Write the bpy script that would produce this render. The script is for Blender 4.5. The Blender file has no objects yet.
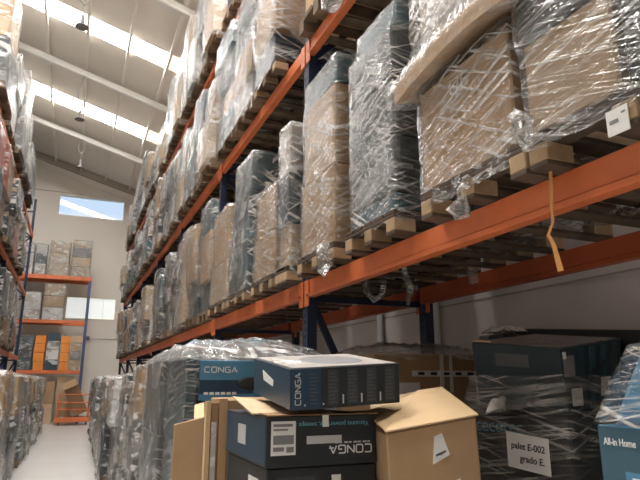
import bpy, bmesh, math, random
from mathutils import Vector, Matrix, Euler, noise
rnd = random.Random(7)
scene = bpy.context.scene
COL = scene.collection
R = math.radians

# ------------------------------------------------------------------ camera
cam_d = bpy.data.cameras.new('camera')
cam = bpy.data.objects.new('camera', cam_d); COL.objects.link(cam)
cam_d.sensor_width = 36.0; cam_d.lens = 36.0*572/640; cam_d.clip_end = 300; cam_d.clip_start = 0.05
cam.location = (0, 0, 1.6)
cam.rotation_euler = (R(90+13.75), 0, R(-23))
scene.camera = cam
# ------------------------------------------------------------------ world and light
scene.view_settings.view_transform = 'Standard'; scene.view_settings.look = 'None'
scene.view_settings.gamma = 1.0; scene.view_settings.use_curve_mapping = False
scene.view_settings.exposure = 0.58
scene.cycles.transparent_max_bounces = 24
scene.cycles.max_bounces = 8; scene.cycles.diffuse_bounces = 4
SKYLIGHT = 20.0
w = bpy.data.worlds.new('world'); scene.world = w; w.use_nodes = True
nt = w.node_tree; nt.nodes.clear()
def N(t, ty, **kw):
    n = t.nodes.new(ty)
    for k, v in kw.items():
        if k.startswith('i_'): n.inputs[k[2:].replace('_', ' ')].default_value = v
        else: setattr(n, k, v)
    return n
def ramp(t, stops, fac=None):
    n = t.nodes.new('ShaderNodeValToRGB'); e = n.color_ramp.elements
    while len(e) < len(stops): e.new(0.5)
    for el, (p, c) in zip(e, stops):
        el.position = p; el.color = (*c, 1) if len(c) == 3 else c
    if fac is not None: t.links.new(fac, n.inputs[0])
    return n
tc = N(nt, 'ShaderNodeTexCoord'); sp = N(nt, 'ShaderNodeSeparateXYZ'); nt.links.new(tc.outputs['Generated'], sp.inputs[0])
nz = N(nt, 'ShaderNodeTexNoise', i_Scale=7.0, i_Detail=4.0)
mpg = N(nt, 'ShaderNodeMapping'); mpg.inputs['Scale'].default_value = (1, 1, 5); mpg.inputs['Rotation'].default_value = (0, R(20), 0)
nt.links.new(tc.outputs['Generated'], mpg.inputs[0]); nt.links.new(mpg.outputs[0], nz.inputs['Vector'])
skyr = ramp(nt, [(0.0, (.25, .24, .23)), (.49, (.30, .29, .28)), (.51, (.8, .84, .92)), (.62, (.70, .82, 1.0)), (1, (.75, .82, .95))])
ma = N(nt, 'ShaderNodeMath', operation='MULTIPLY_ADD'); ma.inputs[1].default_value = .5; ma.inputs[2].default_value = .5
nt.links.new(sp.outputs['Z'], ma.inputs[0]); nt.links.new(ma.outputs[0], skyr.inputs[0])
cl = ramp(nt, [(.5, (0, 0, 0)), (.62, (.75, .75, .75))], nz.outputs['Fac'])
mx = N(nt, 'ShaderNodeMixRGB'); mx.inputs[2].default_value = (.95, .96, 1, 1)
nt.links.new(cl.outputs[0], mx.inputs[0]); nt.links.new(skyr.outputs[0], mx.inputs[1])
bg = N(nt, 'ShaderNodeBackground', i_Strength=0.72); wo = N(nt, 'ShaderNodeOutputWorld')
nt.links.new(mx.outputs[0], bg.inputs[0]); nt.links.new(bg.outputs[0], wo.inputs[0])

def area(name, loc, rot, sx, sy, power, col=(1, .97, .92)):
    d = bpy.data.lights.new(name, 'AREA'); d.shape = 'RECTANGLE'; d.size = sx; d.size_y = sy; d.energy = power; d.color = col
    o = bpy.data.objects.new(name, d); COL.objects.link(o); o.location = loc; o.rotation_euler = rot
    return o
# added lamps: one doubles a roof light, one brightens the front with none above
SL = math.atan(.285)
for k, (yy, pw) in enumerate(((1, 430), (5, 430))):
    area('roof_fill', (-.3, yy, 10.65), (0, SL, 0), 4.8, .9, pw)

# ------------------------------------------------------------------ materials
MATS = {}
def mat(name, col=(.8, .8, .8), rough=.6, metal=0.0, bump=0, bscale=40, var=0.0, vscale=3.0, spec=.4, emit=None, es=0, objvar=0.0):
    m = bpy.data.materials.new(name); m.use_nodes = True; t = m.node_tree
    b = t.nodes['Principled BSDF']
    b.inputs['Roughness'].default_value = rough; b.inputs['Metallic'].default_value = metal
    b.inputs['Specular IOR Level'].default_value = spec
    b.inputs['Base Color'].default_value = (*col, 1)
    tcn = N(t, 'ShaderNodeTexCoord')
    src = None
    if var > 0:
        n = N(t, 'ShaderNodeTexNoise', i_Scale=vscale, i_Detail=6.0, i_Roughness=.6); t.links.new(tcn.outputs['Object'], n.inputs['Vector'])
        r = ramp(t, [(.3, tuple(c*(1-var) for c in col)), (.7, tuple(min(1, c*(1+var)) for c in col))], n.outputs['Fac'])
        src = r.outputs[0]
    if objvar > 0:
        oi = N(t, 'ShaderNodeObjectInfo'); h = N(t, 'ShaderNodeHueSaturation')
        mr = N(t, 'ShaderNodeMapRange'); mr.inputs[3].default_value = 1-objvar; mr.inputs[4].default_value = 1+objvar
        t.links.new(oi.outputs['Random'], mr.inputs[0]); t.links.new(mr.outputs[0], h.inputs['Value'])
        if src: t.links.new(src, h.inputs['Color'])
        else: h.inputs['Color'].default_value = (*col, 1)
        src = h.outputs[0]
    if src: t.links.new(src, b.inputs['Base Color'])
    if bump > 0:
        n2 = N(t, 'ShaderNodeTexNoise', i_Scale=bscale, i_Detail=5.0); t.links.new(tcn.outputs['Object'], n2.inputs['Vector'])
        bp = N(t, 'ShaderNodeBump', i_Strength=bump, i_Distance=.01); t.links.new(n2.outputs['Fac'], bp.inputs['Height'])
        t.links.new(bp.outputs[0], b.inputs['Normal'])
    if emit: b.inputs['Emission Color'].default_value = (*emit, 1); b.inputs['Emission Strength'].default_value = es
    MATS[name] = m
    return m

mat('wall', (.80, .75, .67), .8, var=.03, vscale=.6)
mat('partition', (.27, .25, .23), .8, var=.1, vscale=.8)  # kept dark so the two added walls bounce little light
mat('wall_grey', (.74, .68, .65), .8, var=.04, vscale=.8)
mat('roof', (.76, .71, .64), .7, var=.03, vscale=.5)
mat('purlin', (.74, .70, .64), .6)
mat('rafter', (.72, .70, .66), .5)
mat('dark_trim', (.42, .37, .31), .6)
mat('floor', (.66, .645, .62), .28, bump=.05, bscale=12, var=.07, vscale=.9, spec=.5)
mat('skylight', (.9, .9, .9), .5, emit=(1, .985, .96), es=SKYLIGHT)
mat('skylight_warm', (.9, .85, .7), .5, emit=(1, .90, .66), es=.95)
mat('frosted', (.8, .82, .8), .4, emit=(.88, .93, .93), es=.40, var=.1, vscale=1.2)
mat('frame_white', (.85, .84, .80), .5)
mat('frame_cream', (.85, .80, .62), .5)
mat('orange', (.66, .165, .055), .42, var=.12, vscale=5, bump=.03, bscale=25, spec=.5)
mat('orange_shaded', (.40, .085, .03), .5, var=.15, vscale=4)  # same paint as the front beams, darkened to carry shade under the shelf
mat('blue', (.022, .034, .07), .45, var=.15, vscale=6)
mat('blue_light', (.075, .095, .20), .45, var=.1)
mat('galv', (.30, .30, .30), .4, metal=.8)
mat('wood', (.42, .29, .17), .75, var=.25, vscale=7, bump=.25, bscale=30, objvar=.25)
mat('wood_mid', (.17, .115, .07), .8, var=.3, vscale=6, bump=.2, bscale=30, objvar=.25)  # wood tone lowered for the shaded undersides of plain pallets
mat('wood_dark', (.10, .07, .048), .8, var=.3, vscale=6, bump=.2, bscale=30, objvar=.25)  # weathered wood, darkened further to hold the shade under the pallets
mat('paper', (.80, .80, .78), .6)
mat('paper_grey', (.55, .56, .56), .6)
mat('ink', (.03, .03, .03), .6)
mat('ink_grey', (.22, .22, .23), .6)
mat('cyan', (.07, .30, .44), .5)
mat('cyan_pale', (.16, .42, .50), .5)
mat('home_teal', (.055, .125, .17), .4)
mat('white_ink', (.85, .87, .88), .5)
mat('tape', (.62, .50, .34), .3, spec=.6)
mat('strap', (.62, .30, .10), .5, var=.12, vscale=30)
mat('teal', (.035, .085, .11), .45, var=.25, vscale=9, objvar=.3)
mat('navy', (.022, .06, .105), .38, var=.2, vscale=4)
mat('black', (.026, .030, .034), .42, var=.2, vscale=5)
mat('black_green', (.024, .042, .05), .42, var=.25, vscale=5)
mat('panel_grey', (.055, .06, .065), .5)
mat('panel_mid', (.09, .095, .10), .5)
mat('box_top', (.40, .37, .34), .5, var=.15, vscale=8)
mat('kraft_light', (.66, .47, .27), .7, var=.08, vscale=3, bump=.05)
mat('kraft_inner', (.58, .43, .27), .75, var=.1, vscale=4)
mat('kraft_dark', (.30, .17, .085), .75, var=.12, vscale=4)
mat('lamp', (.16, .14, .13), .5)
mat('wire', (.22, .20, .18), .5)
mat('red', (.36, .05, .03), .5, var=.3, vscale=5)
mat('carton_orange', (.78, .27, .05), .6, var=.15, vscale=12)
mat('pipe', (.55, .54, .52), .5)
mat('sky_box', (.085, .25, .40), .4, var=.15, vscale=5)

def kraft(name, col):
    m = mat(name, col, .72, var=.10, vscale=3.5, bump=.06, bscale=60, objvar=.14)
    return m
kraft('tan', (.44, .285, .155)); kraft('tan_pale', (.52, .38, .245)); kraft('brown', (.30, .185, .10))

def printed(name, dark, mid, light, s=3.0):
    """a retail carton's print: big blocks of three inks"""
    m = bpy.data.materials.new(name); m.use_nodes = True; t = m.node_tree; b = t.nodes['Principled BSDF']
    b.inputs['Roughness'].default_value = .42
    tcn = N(t, 'ShaderNodeTexCoord'); oi = N(t, 'ShaderNodeObjectInfo')
    ad = N(t, 'ShaderNodeVectorMath', operation='ADD'); sc_ = N(t, 'ShaderNodeVectorMath', operation='SCALE')
    cmb = N(t, 'ShaderNodeCombineXYZ')
    for i in range(3): t.links.new(oi.outputs['Random'], cmb.inputs[i])
    t.links.new(cmb.outputs[0], sc_.inputs[0]); sc_.inputs['Scale'].default_value = 37
    t.links.new(tcn.outputs['Object'], ad.inputs[0]); t.links.new(sc_.outputs[0], ad.inputs[1])
    mp = N(t, 'ShaderNodeMapping'); mp.inputs['Scale'].default_value = (s, s, s*1.6); t.links.new(ad.outputs[0], mp.inputs[0])
    v = N(t, 'ShaderNodeTexVoronoi', distance='CHEBYCHEV', i_Scale=1.0); t.links.new(mp.outputs[0], v.inputs['Vector'])
    s2 = N(t, 'ShaderNodeSeparateColor'); t.links.new(v.outputs['Color'], s2.inputs[0])
    r = ramp(t, [(0, dark), (.45, mid), (.72, dark), (.84, light)], s2.outputs[0]); r.color_ramp.interpolation = 'CONSTANT'
    t.links.new(r.outputs[0], b.inputs['Base Color'])
    MATS[name] = m
printed('print_teal', (.03, .06, .075), (.05, .125, .16), (.42, .44, .44))
printed('print_dark', (.035, .042, .045), (.07, .082, .085), (.20, .21, .21))
printed('print_mixed', (.03, .04, .045), (.34, .23, .13), (.58, .57, .55), 7)
printed('print_grey', (.16, .155, .15), (.28, .27, .255), (.50, .49, .47))
printed('print_pale', (.48, .46, .43), (.58, .56, .53), (.28, .28, .28), 4.0)
printed('print_white', (.62, .62, .60), (.44, .37, .30), (.72, .72, .70), 5.0)
printed('strapped_tan', (.36, .27, .18), (.46, .36, .25), (.55, .53, .48), 7.0)

def film(name, base=.10, amt=.62, sx=3.0, sz=26.0, rot=18, tint=.86, rough=.22, fres=.55):
    m = bpy.data.materials.new(name); m.use_nodes = True; t = m.node_tree; t.nodes.clear(); L = t.links.new
    out = N(t, 'ShaderNodeOutputMaterial'); tcn = N(t, 'ShaderNodeTexCoord'); oi = N(t, 'ShaderNodeObjectInfo')
    cmb = N(t, 'ShaderNodeCombineXYZ')
    for i in range(3): L(oi.outputs['Random'], cmb.inputs[i])
    sc_ = N(t, 'ShaderNodeVectorMath', operation='SCALE'); sc_.inputs['Scale'].default_value = 53; L(cmb.outputs[0], sc_.inputs[0])
    ad = N(t, 'ShaderNodeVectorMath', operation='ADD'); L(tcn.outputs['Object'], ad.inputs[0]); L(sc_.outputs[0], ad.inputs[1])
    def streak(sx, sz, rot, detail, dist):  # white lines for bunched folds, with the film's highlights painted in
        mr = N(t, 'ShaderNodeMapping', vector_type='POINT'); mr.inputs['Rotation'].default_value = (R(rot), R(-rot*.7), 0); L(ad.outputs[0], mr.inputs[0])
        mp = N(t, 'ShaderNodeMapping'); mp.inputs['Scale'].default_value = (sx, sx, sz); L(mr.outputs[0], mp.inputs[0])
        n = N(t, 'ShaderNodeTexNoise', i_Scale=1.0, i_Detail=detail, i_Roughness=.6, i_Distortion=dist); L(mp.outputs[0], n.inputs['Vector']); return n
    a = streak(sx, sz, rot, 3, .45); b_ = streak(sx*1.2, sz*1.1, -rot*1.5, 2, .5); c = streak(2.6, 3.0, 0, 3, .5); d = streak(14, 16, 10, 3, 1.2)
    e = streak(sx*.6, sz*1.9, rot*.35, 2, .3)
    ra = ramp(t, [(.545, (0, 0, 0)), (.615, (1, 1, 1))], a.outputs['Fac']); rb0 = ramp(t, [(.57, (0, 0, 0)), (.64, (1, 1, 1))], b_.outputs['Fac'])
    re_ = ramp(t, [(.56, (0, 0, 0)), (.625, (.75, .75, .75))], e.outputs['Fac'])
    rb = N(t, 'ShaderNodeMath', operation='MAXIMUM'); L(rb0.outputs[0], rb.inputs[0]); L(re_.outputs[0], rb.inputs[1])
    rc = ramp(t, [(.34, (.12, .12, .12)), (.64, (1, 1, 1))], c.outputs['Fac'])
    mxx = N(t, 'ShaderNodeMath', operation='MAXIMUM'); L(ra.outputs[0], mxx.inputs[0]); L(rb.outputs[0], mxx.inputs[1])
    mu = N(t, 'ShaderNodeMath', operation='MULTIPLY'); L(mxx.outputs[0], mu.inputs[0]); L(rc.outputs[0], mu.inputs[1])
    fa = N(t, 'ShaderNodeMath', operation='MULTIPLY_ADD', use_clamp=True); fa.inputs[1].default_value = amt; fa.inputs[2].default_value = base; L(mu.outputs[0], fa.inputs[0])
    hs = N(t, 'ShaderNodeMath', operation='ADD'); L(a.outputs['Fac'], hs.inputs[0]); L(b_.outputs['Fac'], hs.inputs[1])
    hs2 = N(t, 'ShaderNodeMath', operation='MULTIPLY_ADD'); hs2.inputs[1].default_value = .6; L(d.outputs['Fac'], hs2.inputs[0]); L(hs.outputs[0], hs2.inputs[2])
    bp = N(t, 'ShaderNodeBump', i_Strength=.9, i_Distance=.02); L(hs2.outputs[0], bp.inputs['Height'])
    tr = N(t, 'ShaderNodeBsdfTransparent'); tr.inputs[0].default_value = (.95, .95, .95, 1)
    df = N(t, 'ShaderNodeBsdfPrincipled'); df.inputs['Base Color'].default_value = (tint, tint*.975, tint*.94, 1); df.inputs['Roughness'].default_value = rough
    df.inputs['Specular IOR Level'].default_value = .7; L(bp.outputs[0], df.inputs['Normal'])
    gl = N(t, 'ShaderNodeBsdfGlossy'); gl.inputs['Color'].default_value = (.95, .95, .95, 1); gl.inputs['Roughness'].default_value = rough*.8; L(bp.outputs[0], gl.inputs['Normal'])
    fr = N(t, 'ShaderNodeFresnel', i_IOR=1.55); L(bp.outputs[0], fr.inputs['Normal'])
    m1 = N(t, 'ShaderNodeMixShader'); L(fa.outputs[0], m1.inputs[0]); L(tr.outputs[0], m1.inputs[1]); L(df.outputs[0], m1.inputs[2])
    fs = N(t, 'ShaderNodeMath', operation='MULTIPLY'); fs.inputs[1].default_value = fres; L(fr.outputs[0], fs.inputs[0])
    m2 = N(t, 'ShaderNodeMixShader'); L(fs.outputs[0], m2.inputs[0]); L(m1.outputs[0], m2.inputs[1]); L(gl.outputs[0], m2.inputs[2])
    L(m2.outputs[0], out.inputs[0]); MATS[name] = m
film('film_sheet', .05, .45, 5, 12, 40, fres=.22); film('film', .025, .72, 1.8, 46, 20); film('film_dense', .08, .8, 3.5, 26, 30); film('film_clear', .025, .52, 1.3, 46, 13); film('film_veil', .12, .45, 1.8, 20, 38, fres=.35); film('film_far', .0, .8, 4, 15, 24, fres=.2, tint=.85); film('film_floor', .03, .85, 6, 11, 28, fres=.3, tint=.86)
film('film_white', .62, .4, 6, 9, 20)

# ------------------------------------------------------------------ mesh helpers
class MB:
    def __init__(s): s.v = []; s.f = []
    def box(s, x0, x1, y0, y1, z0, z1):
        return s.hexa([(x0, y0, z0), (x1, y0, z0), (x1, y1, z0), (x0, y1, z0), (x0, y0, z1), (x1, y0, z1), (x1, y1, z1), (x0, y1, z1)])
    def hexa(s, c):
        b = len(s.v); s.v += [tuple(p) for p in c]
        s.f += [tuple(b+i for i in q) for q in ((3, 2, 1, 0), (4, 5, 6, 7), (0, 1, 5, 4), (1, 2, 6, 5), (2, 3, 7, 6), (3, 0, 4, 7))]
        return s
    def bar(s, p, q, wd, th, up=(0, 0, 1)):
        p, q = Vector(p), Vector(q); d = (q-p).normalized(); u = Vector(up)
        a = d.cross(u)
        if a.length < 1e-4: a = d.cross(Vector((1, 0, 0)))
        a.normalize(); c = a.cross(d).normalized(); a *= wd/2; c *= th/2
        return s.hexa([p-a-c, p+a-c, q+a-c, q-a-c, p-a+c, p+a+c, q+a+c, q-a+c])
    def tube(s, pts, r, n=8, cap=True):
        pts = [Vector(p) for p in pts]; b = len(s.v); k = len(pts)
        rs = r if isinstance(r, (list, tuple)) else [r]*k
        for i, p in enumerate(pts):
            d = (pts[min(i+1, k-1)]-pts[max(i-1, 0)]).normalized(); a = d.orthogonal().normalized()
            if i: a = (pa-d*pa.dot(d)).normalized()
            pa = a; c = d.cross(a)
            for j in range(n):
                t = 2*math.pi*j/n; s.v.append(tuple(p+(a*math.cos(t)+c*math.sin(t))*rs[i]))
        for i in range(k-1):
            for j in range(n): s.f.append((b+i*n+j, b+i*n+(j+1) % n, b+(i+1)*n+(j+1) % n, b+(i+1)*n+j))
        if cap: s.f.append(tuple(b+j for j in reversed(range(n)))); s.f.append(tuple(b+(k-1)*n+j for j in range(n)))
        return s
    def lathe(s, prof, n=20, c=(0, 0, 0)):
        b = len(s.v)
        for r_, z in prof:
            for j in range(n): t = 2*math.pi*j/n; s.v.append((c[0]+r_*math.cos(t), c[1]+r_*math.sin(t), c[2]+z))
        for i in range(len(prof)-1):
            for j in range(n): s.f.append((b+i*n+j, b+i*n+(j+1) % n, b+(i+1)*n+(j+1) % n, b+(i+1)*n+j))
        return s
    def build(s, name, m, parent=None, loc=None, bevel=0, seg=1, smooth=False):
        me = bpy.data.meshes.new(name); me.from_pydata(s.v, [], s.f); me.update()
        if bevel > 0:
            bm = bmesh.new(); bm.from_mesh(me)
            bmesh.ops.bevel(bm, geom=bm.edges[:], offset=bevel, segments=seg, affect='EDGES', profile=.5); bm.to_mesh(me); bm.free()
        me.materials.append(MATS[m] if isinstance(m, str) else m)
        if smooth:
            for p in me.polygons: p.use_smooth = True
        o = bpy.data.objects.new(name, me); COL.objects.link(o)
        if parent: o.parent = parent
        if loc is not None: o.location = loc
        return o
def tag(o, label, cat, group=None, kind=None):
    o['label'] = label; o['category'] = cat
    if group: o['group'] = group
    if kind: o['kind'] = kind
    return o
def struct(o, label=None, cat=None):
    o['kind'] = 'structure'
    if label: o['label'] = label; o['category'] = cat
    return o
def empty(name, loc, rot=(0, 0, 0)):
    o = bpy.data.objects.new(name, None); COL.objects.link(o); o.location = loc; o.rotation_euler = rot; o.empty_display_size = .1
    return o
def part(name, m, parent, box, bevel=0):
    return MB().box(*box).build(name, m, parent, bevel=bevel)
BX, BY = (R(90), 0, -R(90)), (R(90), 0, 0)          # lettering on a -X face, on a -Y face
def text(name, s, size, m, parent, loc, rot, ext=.0006, sx=1.0, spin=0, bold=0, align='LEFT'):
    c = bpy.data.curves.new(name, 'FONT'); c.body = s; c.size = size; c.extrude = ext; c.offset = bold; c.align_x = align; c.resolution_u = 3
    c.materials.append(MATS[m]); o = bpy.data.objects.new(name, c); COL.objects.link(o); o.parent = parent; o.location = loc
    e = Euler(rot).to_matrix() @ Matrix.Rotation(spin, 3, 'Z'); o.rotation_euler = e.to_euler(); o.scale = (sx, 1, 1); TEXTS.append(o)
    return o
TEXTS = []
GL = {'C': [[(1, 1), (.12, 1), (0, .88), (0, .12), (.12, 0), (1, 0)]], 'O': [[(.12, 1), (.88, 1), (1, .88), (1, .12), (.88, 0), (.12, 0), (0, .12), (0, .88), (.12, 1)]],
      'N': [[(0, 0), (0, 1), (1, 0), (1, 1)]], 'G': [[(1, 1), (.12, 1), (0, .88), (0, .12), (.12, 0), (1, 0), (1, .5), (.5, .5)]], 'A': [[(0, 0), (.5, 1), (1, 0)], [(.45, .28), (1.12, .28)]]}
def square_letters(s, hgt, m, parent, loc, rot, spin=0, wd=1.15, gap=.38, th=.17):
    """squared thin logo lettering laid on a face"""
    mb = MB(); x = 0
    for ch in s:
        for st in GL[ch]:
            for p, q in zip(st, st[1:]): mb.bar(((x+p[0]*wd)*hgt, p[1]*hgt, 0), ((x+q[0]*wd)*hgt, q[1]*hgt, 0), th*hgt, .0012)
        x += wd+gap
    o = mb.build('printed_lettering', m, parent, loc)
    o.rotation_euler = (Euler(rot).to_matrix() @ Matrix.Rotation(spin, 3, 'Z')).to_euler(); return o
ORD = 'first second third fourth fifth sixth seventh eighth ninth tenth eleventh twelfth thirteenth fourteenth fifteenth sixteenth seventeenth eighteenth nineteenth twentieth twenty-first twenty-second twenty-third twenty-fourth twenty-fifth twenty-sixth twenty-seventh twenty-eighth twenty-ninth thirtieth'.split()

# ------------------------------------------------------------------ the building
XW, YW, XL = 2.75, 26.5, -2.75
def roofz(x): return 10.693 - .285*x
struct(MB().box(XL-.2, XW+.2, -6.2, YW+.2, -.1, 0).build('floor', 'floor'), 'pale polished concrete floor of the warehouse aisle', 'floor')
struct(MB().box(XL-.2, XL, -6, YW+.2, 0, 11.6).build('wall_left_blocker', 'partition'), 'added dark partition behind the facing rack, keeping out side light', 'wall')  # not read as part of the hall; added to cut low side light
struct(MB().box(XL-.2, XW+.2, -6.2, -6, 0, 11.6).build('wall_front_blocker', 'partition'), 'added dark wall behind the camera, keeping sky light out', 'wall')  # unseen, added to stop the open sky lighting the racks from behind
struct(MB().box(XW, XW+.2, -6.2, YW+.2, 0, 10.1).build('wall_right', 'wall_grey'), 'grey panel wall standing behind the long rack', 'wall')
for i, z in enumerate((2.18,)):
    struct(MB().box(XW-.006, XW, -6, YW, z-.006, z+.006).build('trim_1', 'dark_trim'), 'dark joint line along the grey wall panels', 'trim')
# back wall around its two window openings
U = (-1.18, 1.58, 8.575, 9.545); Lw = (-.48, 1.56, 4.10, 5.08)
m = MB(); T = .2
def slab_wall(x0, x1, z0, z1, top=False):
    if top: m.hexa([(x0, YW, z0), (x1, YW, z0), (x1, YW+T, z0), (x0, YW+T, z0), (x0, YW, roofz(x0)), (x1, YW, roofz(x1)), (x1, YW+T, roofz(x1)), (x0, YW+T, roofz(x0))])
    else: m.box(x0, x1, YW, YW+T, z0, z1)
slab_wall(XL, U[0], 0, 0, True); slab_wall(U[1], XW, 0, 0, True); slab_wall(U[0], U[1], U[3], 0, True)
slab_wall(U[0], U[1], Lw[3], U[2]); slab_wall(U[0], U[1], 0, Lw[2]); slab_wall(U[0], Lw[0], Lw[2], Lw[3]); slab_wall(Lw[1], U[1], Lw[2], Lw[3])
struct(m.build('wall_back', 'wall'), 'beige end wall rising to the sloping roof', 'wall')
def window(name, q, frame, pane, label):
    x0, x1, z0, z1 = q
    f = MB(); t_ = .05
    f.box(x0, x1, YW-.02, YW+T, z0, z0+t_); f.box(x0, x1, YW-.02, YW+T, z1-t_, z1); f.box(x0, x0+t_, YW-.02, YW+T, z0+t_, z1-t_); f.box(x1-t_, x1, YW-.02, YW+T, z0+t_, z1-t_)
    o = struct(f.build(name, frame), label, 'window')
    MB().box(x0+t_, x1-t_, YW+.1, YW+.112, z0+t_, z1-t_).build('pane', pane, o)
    return o
gm = bpy.data.materials.new('pane_clear'); gm.use_nodes = True; t = gm.node_tree; t.nodes.clear()
o_ = N(t, 'ShaderNodeOutputMaterial'); a_ = N(t, 'ShaderNodeBsdfTransparent'); a_.inputs[0].default_value = (.93, .97, 1, 1)
g_ = N(t, 'ShaderNodeBsdfGlossy', i_Roughness=.02); x_ = N(t, 'ShaderNodeMixShader'); x_.inputs[0].default_value = .06
t.links.new(a_.outputs[0], x_.inputs[1]); t.links.new(g_.outputs[0], x_.inputs[2]); t.links.new(x_.outputs[0], o_.inputs[0]); MATS['pane_clear'] = gm
window('window_1', U, 'frame_white', 'pane_clear', 'long clear window high on the end wall with sky beyond')
wl = window('window_2', Lw, 'frame_cream', 'frosted', 'long frosted window behind the end rack')
MB().box(1.02, 1.05, YW+.07, YW+.11, Lw[2]+.05, Lw[3]-.05).build('mullion', 'frame_white', wl)
# roof: sheets with roof lights let in between them
SKY = [(4.6, 5.45), (9.5, 10.35), (14.4, 15.2), (19.6, 20.55)]
def roofpiece(mb, x0, x1, y0, y1, th=.06, dz=0):
    return mb.hexa([(x0, y0, roofz(x0)+dz), (x1, y0, roofz(x1)+dz), (x1, y1, roofz(x1)+dz), (x0, y1, roofz(x0)+dz), (x0, y0, roofz(x0)+th+dz), (x1, y0, roofz(x1)+th+dz), (x1, y1, roofz(x1)+th+dz), (x0, y1, roofz(x0)+th+dz)])
XE = 2.22
m = MB(); ys = -6.2
for a, b in SKY:
    roofpiece(m, XL, XW+.2, ys, a); roofpiece(m, XE, XW+.2, a, b); ys = b
roofpiece(m, XL, XW+.2, ys, YW+.2)
struct(m.build('ceiling', 'roof'), 'beige sloping sheet roof of the warehouse', 'ceiling')
n = 3
for a, b in SKY:
    struct(roofpiece(MB(), XL, 1.70, a, b, .02, .02).build('window_%d' % n, 'skylight'), 'bright strip of translucent roof light', 'roof light'); n += 1
    struct(roofpiece(MB(), 1.70, XE, a, b, .02, .02).build('window_%d' % n, 'skylight_warm'), 'yellowed last panel of the roof light strip', 'roof light'); n += 1
n = 2
for k in range(-8, 5):
    x = -.42+1.055*k
    if x > XW-.1 or x < XL+.1: continue
    z = roofz(x)
    struct(MB().box(x-.035, x+.035, -6, YW, z-.16, z+.02).build('trim_%d' % n, 'purlin'), 'pale purlin running the length of the roof', 'purlin'); n += 1
for y in (1.9, 6.95, 12.0, 17.1, 22.15):
    mb = MB(); zz = .17
    mb.hexa([(XL, y-.1, roofz(XL)-zz-.2), (XW, y-.1, roofz(XW)-zz-.2), (XW, y+.1, roofz(XW)-zz-.2), (XL, y+.1, roofz(XL)-zz-.2), (XL, y-.1, roofz(XL)-zz), (XW, y-.1, roofz(XW)-zz), (XW, y+.1, roofz(XW)-zz), (XL, y+.1, roofz(XL)-zz)])
    struct(mb.build('trim_%d' % n, 'rafter', bevel=.03), 'white painted rafter crossing under the sloping roof', 'rafter'); n += 1
mb = MB(); y = YW-.12
mb.hexa([(XL, y-.06, roofz(XL)-.3), (XW, y-.06, roofz(XW)-.3), (XW, y+.12, roofz(XW)-.3), (XL, y+.12, roofz(XL)-.3), (XL, y-.06, roofz(XL)-.02), (XW, y-.06, roofz(XW)-.02), (XW, y+.12, roofz(XW)-.02), (XL, y+.12, roofz(XL)-.02)])
struct(mb.build('trim_%d' % n, 'dark_trim'), 'brown edge beam where roof meets end wall', 'beam'); n += 1
mb = MB()
mb.hexa([(XL, YW-.02, roofz(XL)-.62), (XW, YW-.02, roofz(XW)-.62), (XW, YW, roofz(XW)-.62), (XL, YW, roofz(XL)-.62), (XL, YW-.02, roofz(XL)-.56), (XW, YW-.02, roofz(XW)-.56), (XW, YW, roofz(XW)-.56), (XL, YW, roofz(XL)-.56)])
struct(mb.build('trim_%d' % n, 'purlin'), 'thin pale trim line under the edge beam', 'trim'); n += 1
struct(MB().box(-2.2, -.2, YW-.015, YW, 9.62, 9.65).build('trim_%d' % n, 'dark_trim'), 'thin joint line beside the high window', 'trim'); n += 1
for y in (3.95, 4.89):
    o = MB().tube([(2.70, y, 0), (2.70, y, 2.33)], .035, 10).build('wall_pipe', 'pipe', smooth=True)
    tag(o, 'pale upright pipe on the grey wall, ' + ('beside the dark rear post' if y < 4.5 else 'behind the sloping brace'), 'pipe')
# conduit on the end wall
e = empty('conduit', (.53, YW-.03, 3.3)); tag(e, 'thin conduit with small box on the end wall below frosted window', 'conduit')
MB().tube([(0, 0, .03), (1.9, 0, .0)], .016, 8).build('pipe', 'rafter', e); part('junction_box', 'lamp', e, (-.07, .07, -.05, .03, -.06, .1))
# hanging lamps
for k, (x, y, z, lab) in enumerate([(-.47, 12, 9.0, 'grey dome lamp hanging highest in view by the first roof light'), (-.45, 17, 9.05, 'grey dome lamp hanging beneath the second rafter and second roof light'), (-.40, 22, 9.32, 'small grey lamp hanging before the end wall above the sky window')]):
    e = empty('pendant_lamp', (x, y, z)); tag(e, lab, 'lamp')
    top = roofz(x)-.37-z
    MB().lathe([(.005, .10), (.04, .10), (.055, .06), (.13, .0), (.14, -.03), (.13, -.035), (.001, -.03)], 24).build('shade', 'lamp', e, smooth=True)
    MB().lathe([(.001, .28), (.035, .27), (.045, .12), (.045, .09)], 12).build('lamp_holder', 'lamp', e, smooth=True)
    MB().tube([(0, 0, .27), (0, 0, .55)], .008, 6).build('hanger', 'wire', e)
    MB().tube([(0, 0, .52), (-.09, 0, .62), (-.12, 0, .85), (-.05, 0, 1.1), (0, 0, top)], .011, 6).build('cable', 'wire', e)
    MB().tube([(0, 0, .52), (.08, 0, .62), (.10, 0, .85), (.04, 0, 1.1), (0, 0, top)], .009, 6).build('cable', 'wire', e)

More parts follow.
